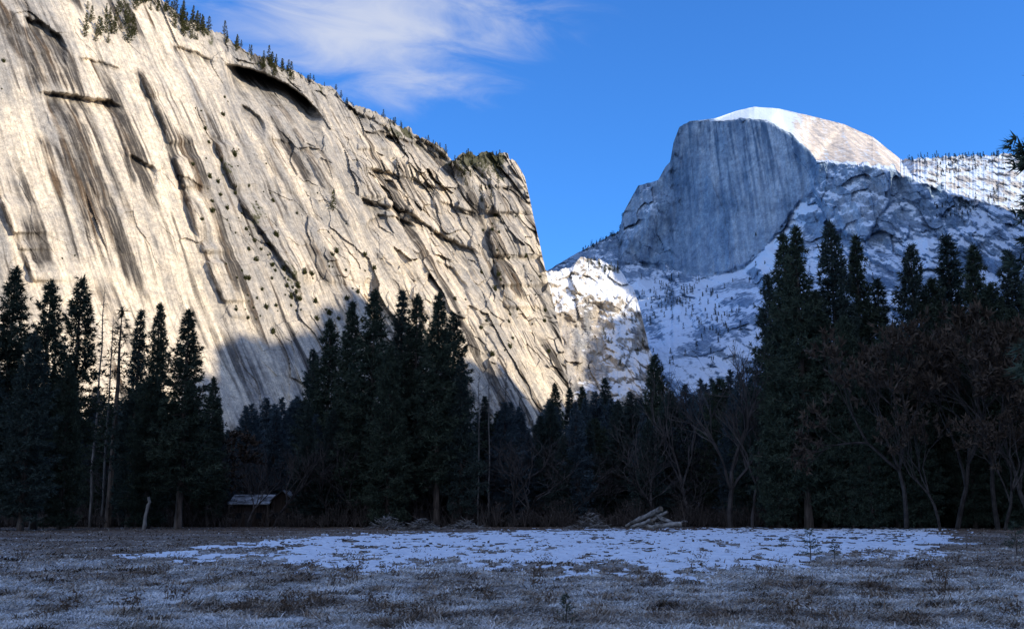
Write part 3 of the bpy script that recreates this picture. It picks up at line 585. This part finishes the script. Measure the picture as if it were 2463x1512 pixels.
front = [
 (40, 640, 122, 2, 1.1, 'broad dark pine at the far left edge, tallest of the left stand'), (125, 672, 128, 1, 1., 'dark pine just right of the broad leftmost pine'),
 (198, 668, 134, 3, 1.1, 'narrow pine third from left with open crown against bright cliff'), (-30, 720, 118, 4, 1., 'dark pine cut off by the left frame edge'),
 (295, 738, 150, 6, 1.3, 'thin sparse conifer with lit cliff showing through its crown'), (340, 745, 148, 5, 1., 'slim spire shaped conifer between the sparse one and its bushier neighbour'),
 (386, 728, 142, 0, .8, 'ragged pine left of the last pine of the left stand'), (456, 744, 132, 0, 1.15, 'full pointed pine at the right end of the left stand'),
 (85, 800, 115, 4, 1.1, 'shorter dark conifer in front of the two leftmost pines'), (515, 905, 150, 2, 1., 'low dark conifer beside the right foot of the left stand'),
 (170, 880, 125, 10, .9, 'dense dark conifer low under the third pine from the left'), (370, 900, 138, 10, 1., 'dense dark conifer low between the slim spire and the ragged pine'),
 (755, 840, 168, 4, .95, 'shorter pine at the left end of the central stand'), (795, 766, 165, 1, 1.05, 'second pine from the left in the central stand'),
 (848, 724, 160, 0, .9, 'third pine from the left in the central stand'), (902, 694, 154, 2, 1.1, 'broadest and tallest pine in the middle of the central stand'),
 (968, 698, 160, 5, 1.1, 'slender spire right of the broadest central pine'), (1004, 706, 158, 1, .95, 'pine with open top fourth from the right in the central stand'),
 (1056, 702, 150, 0, 1., 'tall pine second from the right of the central stand'), (1092, 752, 156, 3, 1.2, 'ragged pine at the right end of the central stand'),
 (1110, 860, 150, 4, .9, 'low dark conifer at the right foot of the central stand'), (940, 830, 148, 10, .9, 'dense conifer low in front of the central stand'),
 (1575, 852, 185, 7, .95, 'round topped broad conifer standing alone right of the gap'), (1455, 908, 215, 5, 1.3, 'pointed conifer left of the round topped conifer'),
 (1335, 920, 230, 2, 1., 'dark pointed conifer at the foot of the cliff end'), (1370, 932, 232, 5, 1.2, 'middle one of three small spires in the valley gap'), (1400, 928, 236, 0, 1., 'right one of three small spires in the valley gap'),
 (1882, 560, 142, 0, .85, 'tall pine at the left end of the right stand'), (1912, 542, 138, 2, .95, 'bushy tall pine second from left in the right stand'),
 (1995, 532, 145, 4, .9, 'tallest pointed pine of the right stand'), (2056, 564, 148, 2, .9, 'tall pine just right of the tallest one'),
 (1848, 660, 150, 4, .9, 'lower conifer on the left flank of the right stand'), (2110, 670, 150, 5, 1.3, 'slim dark conifer in the dip of the right stand'),
 (2188, 588, 148, 4, .95, 'pine with a broad dark top right of the dip'), (2276, 566, 156, 5, 1.4, 'thin topped pine rising behind the brown oaks'),
 (2338, 588, 150, 2, 1.05, 'dense pine rising above the brown oaks'), (2425, 600, 148, 4, 1., 'dark pine near the right frame edge'), (2480, 640, 142, 2, 1., 'dark conifer cut by the right frame edge'),
 (1955, 700, 140, 10, .8, 'dense conifer low in front of the tallest right pines'), (2030, 760, 135, 10, .9, 'bushy conifer low between the right pines and the oaks'), (2380, 680, 146, 10, 1., 'broad conifer filling the gap behind the wide brown oak'), (2240, 670, 147, 10, 1., 'broad conifer filling the gap behind the middle brown oak'),
 (2130, 780, 134, 10, .9, 'dense conifer low under the dip of the right stand'), (1860, 880, 140, 10, .9, 'low dense conifer at the left foot of the right stand'), (2310, 760, 144, 10, 1.1, 'low dense conifer between the two tallest oaks'), (2430, 740, 143, 10, 1., 'dense conifer behind the oak at the right edge'),
 (2190, 900, 134, 10, 1., 'low dense conifer behind the leftmost brown oak'), (2320, 900, 136, 10, 1., 'low dense conifer behind the middle of the oak row'), (2430, 900, 134, 10, 1., 'low dense conifer behind the foot of the rightmost oak'), (2080, 930, 132, 10, 1., 'low dense conifer at the left foot of the oak row')]
for px, py, Y, i, ws, lab in front: tree('con', i, px, py, Y, lab, ws=ws)
tree('con', 3, 2550, 20, 62, 'near pine outside the right edge with branches reaching into the frame', ws=1.15)
for px, py, Y, i, ws, lab in [(1742, 832, 146, 0, 1., 'tall bare deciduous tree with dark branches left of the right stand'), (1655, 862, 152, 1, .9, 'bare tree with fine pale twigs beside the round topped conifer'), (1795, 905, 142, 3, .8, 'bare tree leaning against the foot of the right stand'),
                              (1560, 980, 152, 2, 1., 'bare oak below the round topped conifer'), (1395, 1040, 154, 0, 1.1, 'bare oak below the three small spires'), (600, 1090, 150, 1, 1.2, 'slight bare tree standing before the frosted roof cabin'), (665, 1070, 151, 3, 1.2, 'slight bare tree standing before the gabled cabin')]:
    tree('bare', i, px, py, Y, lab, 'bare_tree', ws)
for px, py, Y, i, lab in [(1152, 892, 150, 0, 'pale dead trunk left of a pair right of the central stand'), (1176, 880, 153, 1, 'pale dead trunk right of a pair right of the central stand'), (1216, 862, 158, 0, 'tall thin dead trunk alone before the shaded cliff foot'),
                          (252, 690, 150, 1, 'leafless thin dead conifer in the left stand'), (275, 760, 152, 0, 'short leafless dead conifer in the left stand')]:
    tree('snag', i, px, py, Y, lab, 'dead_tree', .8)
for px, py, Y, i, ws, lab in [(2150, 790, 126, 0, .8, 'brown leaved oak at the left end of the oak row'), (2262, 740, 127, 1, .75, 'tall brown oak in the middle of the oak row'), (2360, 735, 126, 0, .75, 'wide brown oak before the dense pine'), (2450, 780, 122, 1, .8, 'brown oak at the right frame edge'),
                              (2240, 960, 121, 2, .8, 'low brown oak under the tall one'), (2390, 950, 118, 1, .85, 'low spreading brown oak between the wide one and the right edge')]:
    tree('oak', i, px, py, Y, lab, 'oak_tree', ws)
cpx = [-100, 0, 500, 560, 720, 1150, 1280, 1300, 1450, 1500, 1600, 1800, 2000, 2600]; cpy = [860, 880, 950, 960, 950, 950, 970, 950, 940, 940, 925, 870, 780, 760]
slots = [-80+i*2640/184 for i in range(185)]+[525+i*16 for i in range(14)]+[1130+i*22 for i in range(32)]
for i, px in enumerate(slots):
    px += R_.uniform(-14, 14); Y = R_.choice((160, 172, 190, 215, 250, 290) if i < 185 else (160, 170, 182, 200))+R_.uniform(-6, 6); py = np.interp(px, cpx, cpy)+R_.uniform(0, 1)**1.2*125
    if 545 < px < 725 and Y < 180: Y += 30
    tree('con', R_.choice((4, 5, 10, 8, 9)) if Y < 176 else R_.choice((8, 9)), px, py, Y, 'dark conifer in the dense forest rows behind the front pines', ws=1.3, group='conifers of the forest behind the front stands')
for i in range(58):
    px = -60+i*2600/57+R_.uniform(-26, 26); Y = R_.uniform(150, 172); py = R_.uniform(1030, 1160)
    if 545 < px < 725: Y = R_.uniform(172, 180)
    tree('bare' if R_.random() < .9 else 'oak', R_.choice((0, 1, 2)), px, py, Y, 'small bare grey brown tree in the understory along the meadow edge', 'bare_tree', R_.uniform(1., 1.5), group='bare understory trees along the meadow edge')
# brush
n = 6000; bpx = rs.uniform(-80, 2560, n); bY = rs.uniform(148, 190, n); bY = np.where((bpx > 560) & (bpx < 715) & (rs.uniform(0, 1, n) < .75), np.maximum(bY, 172), bY); a_, w_ = rays(bpx, 1236.)
hb = (.8+1.3*sst(-.3, .4, fbm(bpx/60., bY/8., 69., o=2)))
C = np.stack([a_*bY, bY, np.zeros(n)], -1); V, T = blades(C, np.tile([0, 0, 1.], (n, 1)), 8, 1.9*np.repeat(hb, 8), .09, .33, rs)
C2 = np.repeat(C, 2, 0)+np.stack([rs.normal(size=2*n)*.8, rs.normal(size=2*n)*.8, rs.uniform(.3, 1.7, 2*n)*np.repeat(hb, 2)], -1); V2, T2 = blades(C2, np.tile([0, 0, .4], (2*n, 1)), 8, .7, .09, .8, rs)
V = np.concatenate([V, V2]); T = np.concatenate([T, T2])
tag(mk('undergrowth', npmesh('undergrowth', V, np.arange(len(V)).reshape(-1, 3), [M_brush], attrs=dict(tint=T))), 'dark brown brush and saplings under the forest edge', 'brush', kind='stuff')
# ------------------------------------------------------------------ vegetation on cliff and mountain
def smallcon(seed, mat, H, R):
    V, T, t = conifer(seed, H=H, R=R, cb=.08, nb=52, dens=1.2, k=5, bl=H*.07, bw=H*.03, small=True, pw=.75)
    return t.mesh('small_conifer', [M_bark, mat], extra=(V, T, 1))
SC = [smallcon(51, M_cliffneedle, 25, 4.5), smallcon(52, M_cliffneedle, 25, 6.5), smallcon(55, M_cliffneedle, 25, 5.5)]
def shrubmesh(seed):
    r = np.random.RandomState(seed); n = 150; d = r.normal(size=(n, 3)); d /= np.linalg.norm(d, axis=1)[:, None]; d[:, 2] = d[:, 2]*1.1+.6
    C = d*r.uniform(.4, 1, n)[:, None]*3.6*(1+.3*np.sin(3*np.arctan2(d[:, 1], d[:, 0])+seed))[:, None]
    V, T = blades(C, d*.5, 5, 1.6, .9, .7, r); return npmesh('shrub', V, np.arange(len(V)).reshape(-1, 3), [M_cliffneedle], attrs=dict(tint=T))
SHR = [shrubmesh(5), shrubmesh(6), shrubmesh(7)]
def put(me, name, loc, s, label, cat, group):
    o = mk(name, me); o.location = loc; o.scale = (s, s, s*R_.uniform(.85, 1.25)); o.rotation_euler = (0, 0, R_.uniform(0, 6.28)); return tag(o, label, cat, group)
pts = []
def clump(px): return float(fbm(np.array([px/24.]), np.array([4.4]), 0., o=2)[0]) > R_.uniform(-.5, .35)
for i in range(70): px = R_.uniform(190, 480); pts.append((px, max(np.interp(px, SKX, SKY)+R_.uniform(4, 50), R_.uniform(10, 105) if px < 330 else 0), 1.1))
for i in range(110):
    px = R_.uniform(420, 720)
    if clump(px): pts.append((px, np.interp(px, SKX, SKY)+R_.uniform(0, 1)**2*34, 1.))
for i in range(60):
    px = R_.uniform(720, 1100)
    if clump(px): pts.append((px, np.interp(px, SKX, SKY)+R_.uniform(0, 14), .65))
for i in range(46): px = R_.uniform(1102, 1215); pts.append((px, np.interp(px, SKX, SKY)+4+R_.uniform(0, 1)**1.4*115, .65))
for px, py, k in pts:
    put(R_.choice(SC), 'conifer', CL.look(px, py)-Vector((0, 0, 1)), R_.uniform(.4, 1.05)*k, 'small conifer growing along the top of the granite cliff', 'tree', 'conifers along the cliff top')
sp = [(485, 268), (470, 262), (540, 235), (548, 245), (575, 360), (562, 358), (600, 395), (640, 395), (765, 465), (715, 515), (600, 565), (612, 580), (598, 600), (655, 640), (650, 612), (575, 525), (580, 515), (720, 720), (750, 660), (180, 615), (150, 622), (640, 740), (530, 470), (510, 485), (8, 150), (5, 215), (655, 670), (712, 705), (725, 745), (610, 740), (590, 745), (790, 560), (832, 540), (545, 635), (690, 690), (500, 455), (600, 205), (605, 110), (1120, 722), (1095, 720), (950, 505), (985, 530), (915, 300), (1270, 690), (1260, 640), (1280, 780), (1190, 520), (1175, 500), (1200, 560), (1185, 540), (790, 630)]
for i in range(50):
    t = R_.random(); sp.append((500+230*t+R_.gauss(0, 45), 330+390*t+R_.gauss(0, 60)))
for i in range(45): sp.append((R_.uniform(560, 900), R_.uniform(600, 780)))
for i in range(45): sp.append((R_.uniform(1150, 1320), R_.uniform(430, 860)))
for px, py in sp:
    if py < np.interp(px, SKX, SKY)+8: continue
    put(R_.choice(SHR), 'shrub', CL.look(px, py), .25+.9*R_.random()**1.7, 'olive shrub rooted in a crack of the sunlit granite wall', 'shrub', 'shrubs on the granite wall')
put(SC[1], 'conifer', CL.look(800, 508), 1.05, 'lone conifer standing on a ledge in the middle of the granite wall', 'tree', None)
pts = [(px, np.interp(px, DSX, DSY)+R_.uniform(1, 7)) for px in [R_.uniform(1400, 1500) for _ in range(34)]]+[(px, np.interp(px, DSX, DSY)+R_.uniform(0, 10)) for px in [R_.uniform(2185, 2470) for _ in range(70)]]
for _ in range(7):
    cx, cy = R_.uniform(2240, 2460), R_.uniform(390, 510); pts += [(R_.gauss(cx, 22), R_.gauss(cy, 12)) for _ in range(16)]
pts += [(R_.gauss(1650, 40), R_.gauss(712, 26)) for _ in range(60)]+[(R_.gauss(1720, 30), R_.gauss(770, 20)) for _ in range(26)]+[(R_.gauss(1560, 30), R_.gauss(740, 26)) for _ in range(30)]+[(R_.uniform(1540, 1790), R_.uniform(670, 900)) for _ in range(40)]+[(R_.uniform(1780, 2100), R_.uniform(560, 760)) for _ in range(40)]
C, D = [], []
for px, py in pts:
    o = DM.look(px, py); h = 25*R_.uniform(.4, 1.25)
    for j in range(42):
        f = R_.random()**1.2; a = R_.uniform(0, 6.28); rr = .17*h*(1-f)*R_.uniform(.3, 1); C.append((o.x+math.cos(a)*rr, o.y+math.sin(a)*rr, o.z-1+f*h*.95)); D.append((math.cos(a)*.6, math.sin(a)*.6, .2))
V, T = blades(C, D, 4, 2.6, 1.3, .5, rs)
tag(mk('distant_trees', npmesh('distant_trees', V, np.arange(len(V)).reshape(-1, 3), [M_farneedle], attrs=dict(tint=T))), 'tiny scattered conifers far off on the slopes of the snowy mountain', 'trees', kind='stuff')
for px, py in [(R_.uniform(1400, 1500), R_.uniform(622, 668)) for _ in range(26)]+[(R_.uniform(1440, 1560), R_.uniform(760, 900)) for _ in range(14)]:
    if py > np.interp(px, HSX, HSY): put(R_.choice(SC), 'conifer', HL.look(px, py)-Vector((0, 0, 1)), R_.uniform(.5, .9), 'small conifer on the rocky hill below the mountain', 'tree', 'conifers on the rocky hill')
# ------------------------------------------------------------------ meadow things
def weed(seed):
    r = np.random.RandomState(seed); n = 18; C = np.stack([r.normal(size=n)*.10, r.normal(size=n)*.10, np.zeros(n)], -1)
    V, T = blades(C, np.tile([0, 0, 1.], (n, 1)), 1, .26, .015, .5, r); tips = V[2::3]; q = []
    for a in (.6, .95): q.append(C+(tips-C)*a)
    V2, T2 = blades(np.concatenate(q), np.tile([0, 0, .2], (2*n, 1)), 3, .06, .02, .9, r); V = np.concatenate([V, V2])
    return npmesh('weed', V, np.arange(len(V)).reshape(-1, 3), [M_weed], attrs=dict(tint=np.concatenate([T, T2])*.9))
WD = [weed(i) for i in (1, 2, 3, 4, 5, 6)]
wl = [(1185, 1365), (690, 1420), (705, 1430), (1310, 1355), (320, 1450), (1070, 1385), (830, 1395), (1400, 1345), (950, 1385), (2380, 1370), (2100, 1340), (2300, 1350), (1640, 1400), (1850, 1385), (520, 1400), (1550, 1440), (700, 1480), (2200, 1440), (900, 1450), (1920, 1470), (430, 1345), (640, 1340), (1000, 1330), (1480, 1320), (1750, 1330)]
for i in range(60): wl.append((R_.uniform(0, 2463), 1345+R_.random()**1.3*160))
for px, py in wl:
    x, y = gpt(px, py); x, y = float(x), float(y)
    put(R_.choice(WD), 'dry_weed', (x, y, float(gz(x, y))), R_.uniform(.5, 1.4), 'brown dry weed clump standing in the frosty meadow', 'weed', 'dry weeds in the meadow')
def sapling(px, py0, py1, label, seed):
    x, y = [float(v) for v in gpt(px, py0)]; h = (py0-py1)*K*y*1.02; r = random.Random(seed); t = MB()
    e = empty('pine_sapling', (x, y, float(gz(x, y)))); tag(e, label, 'sapling')
    t.tube([(0, 0, -.03), (.01*h, 0, h*.5), (0, .01, h)], [.018*h+.004, .012*h+.003, .004], 5); mk('trunk', t.mesh('trunk', [M_bark]), e)
    C, D = [], []
    for i in range(36):
        f = r.uniform(.15, 1); az = i*2.4; ln = .30*h*(1-f)**.7+.05*h
        for q in (.4, .7, 1): C.append((math.cos(az)*ln*q, math.sin(az)*ln*q, h*f+ln*q*.35)); D.append((math.cos(az)*.6, math.sin(az)*.6, .5))
    V, T = blades(C, D, 6, .10*h, .012*h+.004, .5, np.random.RandomState(seed))
    mk('crown', npmesh('crown', V, np.arange(len(V)).reshape(-1, 3), [M_needle], attrs=dict(tint=T)), e)
sapling(1950, 1346, 1272, 'young pine sapling standing up from the right part of the snow', 1)
sapling(2008, 1346, 1302, 'smaller thin sapling right of the young pine in the snow', 2)
sapling(1362, 1500, 1428, 'little pine sapling in the foreground grass near the bottom edge', 3)
sapling(2446, 1335, 1255, 'dark bushy sapling at the right edge of the meadow', 4)
sapling(1880, 1322, 1296, 'tiny sapling left of the young pine in the snow', 5)
def log(a, b, r0, r1, label, seed, mat=None):
    A, B = Vector(P3(*a)), Vector(P3(*b)); r = random.Random(seed); e = empty('log', (A+B)/2); tag(e, label, 'log')
    A, B = A-e.location, B-e.location; m = MB(); n = 7
    m.tube([A.lerp(B, i/n)+Vector((r.gauss(0, .05), r.gauss(0, .05), r.gauss(0, .05))) for i in range(n+1)], [r0+(r1-r0)*i/n+r.uniform(-.04, .04) for i in range(n+1)], 9, 0, False)
    mk('trunk', m.mesh('log', [mat or M_log]), e)
    for P, rr, dd in ((A, r0, (A-B).normalized()), (B, r1, (B-A).normalized())):
        c = MB(); c.tube([P-dd*.02, P+dd*.03], [rr*.97, rr*.93], 9); mk('cut_end', c.mesh('cut_end', [M_cut]), e)
for i, a in enumerate([((1506, 1264, 143), (1590, 1223, 139), .22, .36, 'long pale log leaning up to the right, topmost of the log heap'), ((1556, 1267, 134), (1640, 1259, 133), .26, .3, 'pale log lying flat at the front of the log heap'),
                       ((1574, 1236, 140), (1636, 1264, 137), .26, .2, 'log sloping down to the right side of the log heap'), ((1518, 1267, 137), (1568, 1250, 135), .18, .24, 'short log propped under the topmost log'),
                       ((1548, 1262, 145), (1606, 1230, 144), .16, .2, 'thin log rising at the back of the log heap'), ((1596, 1262, 136), (1652, 1254, 141), .18, .14, 'thin branchless log at the right end of the log heap')]): log(*a, 70+i)
def brushpile(px, py, Y, w, h, label, seed, ns=110):
    r = random.Random(seed); p = P3(px, py, Y); m = MB()
    for i in range(ns):
        x = r.gauss(0, w*.36); y = r.gauss(0, w*.25); z = max(.02, h*math.exp(-(x/(w*.45))**2)*r.random()); az = r.uniform(0, 6.28); el = r.uniform(-.25, .6); ln = r.uniform(.5, 1.9)
        d = Vector((math.cos(az)*math.cos(el), math.sin(az)*math.cos(el), math.sin(el)))*ln/2; c = Vector((x, y, z))
        A, B = c-d, c+d; A.z = max(A.z, .03); B.z = max(B.z, .03); rr = r.uniform(.02, .08); m.tube([A, (A+B)/2+Vector((0, 0, r.gauss(0, .06))), B], [rr, rr*.9, rr*.6], 5)
    o = mk('brush_pile', m.mesh('brush_pile', [M_stick])); o.location = (float(p[0]), Y, 0); tag(o, label, 'brush pile')
brushpile(932, 1262, 132, 3.8, 1.5, 'frosted heap of cut branches left of the pair below the central stand', 1); brushpile(1016, 1266, 128, 3., 1.1, 'smaller branch heap right of the larger one below the central stand', 2)
brushpile(1118, 1260, 136, 3., 1., 'low dark branch heap below the dead trunks', 3); brushpile(1418, 1258, 138, 3.4, 1.9, 'tangled branch heap left of the log heap', 4); brushpile(1572, 1262, 143, 4.6, 1., 'broken branches filling the log heap', 5, 80)
log((347, 1272, 112), (358, 1196, 112), .2, .12, 'broken pale stump leaning before the left stand', 81, M_pale)
# ------------------------------------------------------------------ cabins
def cabin(px0, px1, pyr, pye, Y, depth, label, gable_front, frost):
    x0, x1 = float(P3(px0, 1236, Y)[0]), float(P3(px1, 1236, Y)[0]); zr, ze = float(P3(px0, pyr, Y)[2]), float(P3(px0, pye, Y)[2]); w = x1-x0
    e = empty('cabin', ((x0+x1)/2, Y, 0)); tag(e, label, 'cabin'); h = w/2
    m = MB(); m.box(-h, h, 0, depth, -.1, ze)
    if gable_front: m.poly([(-h, 0, ze), (h, 0, ze), (0, 0, zr-.1)]); m.poly([(-h, depth, ze), (0, depth, zr-.1), (h, depth, ze)])
    else: m.poly([(-h, 0, ze), (-h, depth/2, zr-.1), (-h, depth, ze)]); m.poly([(h, 0, ze), (h, depth, ze), (h, depth/2, zr-.1)])
    mk('wall', m.mesh('wall', [M_wall]), e)
    o = .5; k = (zr-ze)/(h if gable_front else depth/2); th = .14
    def slab(name, A, B, C, D, mt):
        s = MB(); up = Vector((0, 0, th)); q = [Vector(v) for v in (A, B, C, D)]; s.poly(q[::-1]); s.poly([v+up for v in q])
        for i in range(4): a, b = q[i], q[(i+1) % 4]; s.poly([a, b, b+up, a+up])
        return mk(name, s.mesh('roof', [mt]), e)
    if gable_front:
        slab('roof', (-h-o, -o, ze-o*k), (0, -o, zr), (0, depth+o, zr), (-h-o, depth+o, ze-o*k), M_roof); slab('roof', (0, -o, zr), (h+o, -o, ze-o*k), (h+o, depth+o, ze-o*k), (0, depth+o, zr), M_frostroof if frost else M_roof)
    else:
        slab('roof', (-h-o, -o, ze-o*k), (h+o, -o, ze-o*k), (h+o, depth/2, zr), (-h-o, depth/2, zr), M_frostroof if frost else M_roof); slab('roof', (-h-o, depth/2, zr), (h+o, depth/2, zr), (h+o, depth+o, ze-o*k), (-h-o, depth+o, ze-o*k), M_roof)
    d = MB(); d.box(-.5, .5, -.06, -.003, 0, 2.1); mk('door', d.mesh('door', [M_twig]), e)
    for sx_ in (-1, 1):
        f = MB(); f.box(sx_*h*.6-.5, sx_*h*.6+.5, -.08, -.003, 1., 2.); fo = mk('window', f.mesh('window', [M_wall]), e)
        g = MB(); g.box(sx_*h*.6-.4, sx_*h*.6+.4, -.095, -.083, 1.1, 1.9); mk('pane', g.mesh('pane', [M_glass]), fo)
    for sx_ in (-1, 1): p = MB(); p.box(sx_*(h+.25)-.1, sx_*(h+.25)+.1, -.42, -.22, -.1, ze-o*k*.8); mk('post', p.mesh('post', [M_bark]), e)
    c = MB(); c.box(h*.3, h*.3+.6, depth*.5, depth*.5+.6, zr-.6, zr+.7); mk('chimney', c.mesh('chimney', [M_roof]), e)
cabin(556, 640, 1190, 1210, 156, 7, 'low dark cabin with a frosted front roof slope, left of the gabled one', False, True)
cabin(652, 706, 1180, 1203, 157, 7, 'dark gabled cabin with frost on its right roof slope', True, True)
cabin(800, 850, 1192, 1212, 164, 6, 'small dark hut half hidden behind the central pines', False, False)
# ------------------------------------------------------------------ world
w = bpy.data.worlds.new('World'); sc.world = w; w.use_nodes = True; nt = w.node_tree; bg = nt.nodes['Background']
sky = nd(nt, 'ShaderNodeTexSky', sky_type='NISHITA'); sky.sun_disc = False; sky.sun_elevation = SUN_EL; sky.sun_rotation = SUN_AZ
sky.altitude = 1200; sky.air_density = 1.; sky.dust_density = .3; sky.ozone_density = 2.5
c = mixc(nt, 1., sky.outputs[0], (.41, 1.0, 1.72), 'MULTIPLY')
g = nd(nt, 'ShaderNodeTexCoord').outputs['Generated']; sp_ = nd(nt, 'ShaderNodeSeparateXYZ'); nt.links.new(g, sp_.inputs[0])
yp = mth(nt, 'MAXIMUM', sp_.outputs[1], .05); U = mth(nt, 'DIVIDE', sp_.outputs[0], yp); Wv = mth(nt, 'DIVIDE', sp_.outputs[2], yp)
W2 = mth(nt, 'ADD', Wv, mth(nt, 'MULTIPLY', U, .18))
cb = nd(nt, 'ShaderNodeCombineXYZ'); nt.links.new(mth(nt, 'MULTIPLY', U, 6.5), cb.inputs[0]); nt.links.new(mth(nt, 'MULTIPLY', W2, 18.), cb.inputs[1])
nz = noise(nt, cb.outputs[0], 1.3, 9, .6, .8)
def ell(u0, w0, a, b):
    x = mth(nt, 'DIVIDE', mth(nt, 'SUBTRACT', U, u0), a); y = mth(nt, 'DIVIDE', mth(nt, 'SUBTRACT', Wv, w0), b)
    return mth(nt, 'SUBTRACT', 1., mth(nt, 'SQRT', mth(nt, 'ADD', mth(nt, 'MULTIPLY', x, x), mth(nt, 'MULTIPLY', y, y))))
mk_ = mth(nt, 'MAXIMUM', ell(-.14, .472, .22, .08), mth(nt, 'SUBTRACT', ell(-.10, .405, .16, .055), .32))
dn = mapr(nt, mth(nt, 'ADD', mth(nt, 'MULTIPLY', mk_, .65), nz), .5, 1.2, 0, .85)
dn = mth(nt, 'MULTIPLY', dn, mth(nt, 'GREATER_THAN', sp_.outputs[1], .1)); dn = mth(nt, 'MULTIPLY', dn, mapr(nt, mk_, -.3, .35))
c = mixc(nt, dn, c, (4.6, 4.9, 5.7))
# bright veil added to the unseen sky behind the viewer as neutral fill light
fill_veil = mth(nt, 'MULTIPLY', mapr(nt, sp_.outputs[1], .15, -.35), mapr(nt, noise(nt, g, 3., 6), .25, .7, .28, .85))
c = mixc(nt, fill_veil, c, (4.9, 5.3, 6.1))
nt.links.new(c, bg.inputs[0]); bg.inputs[1].default_value = .15
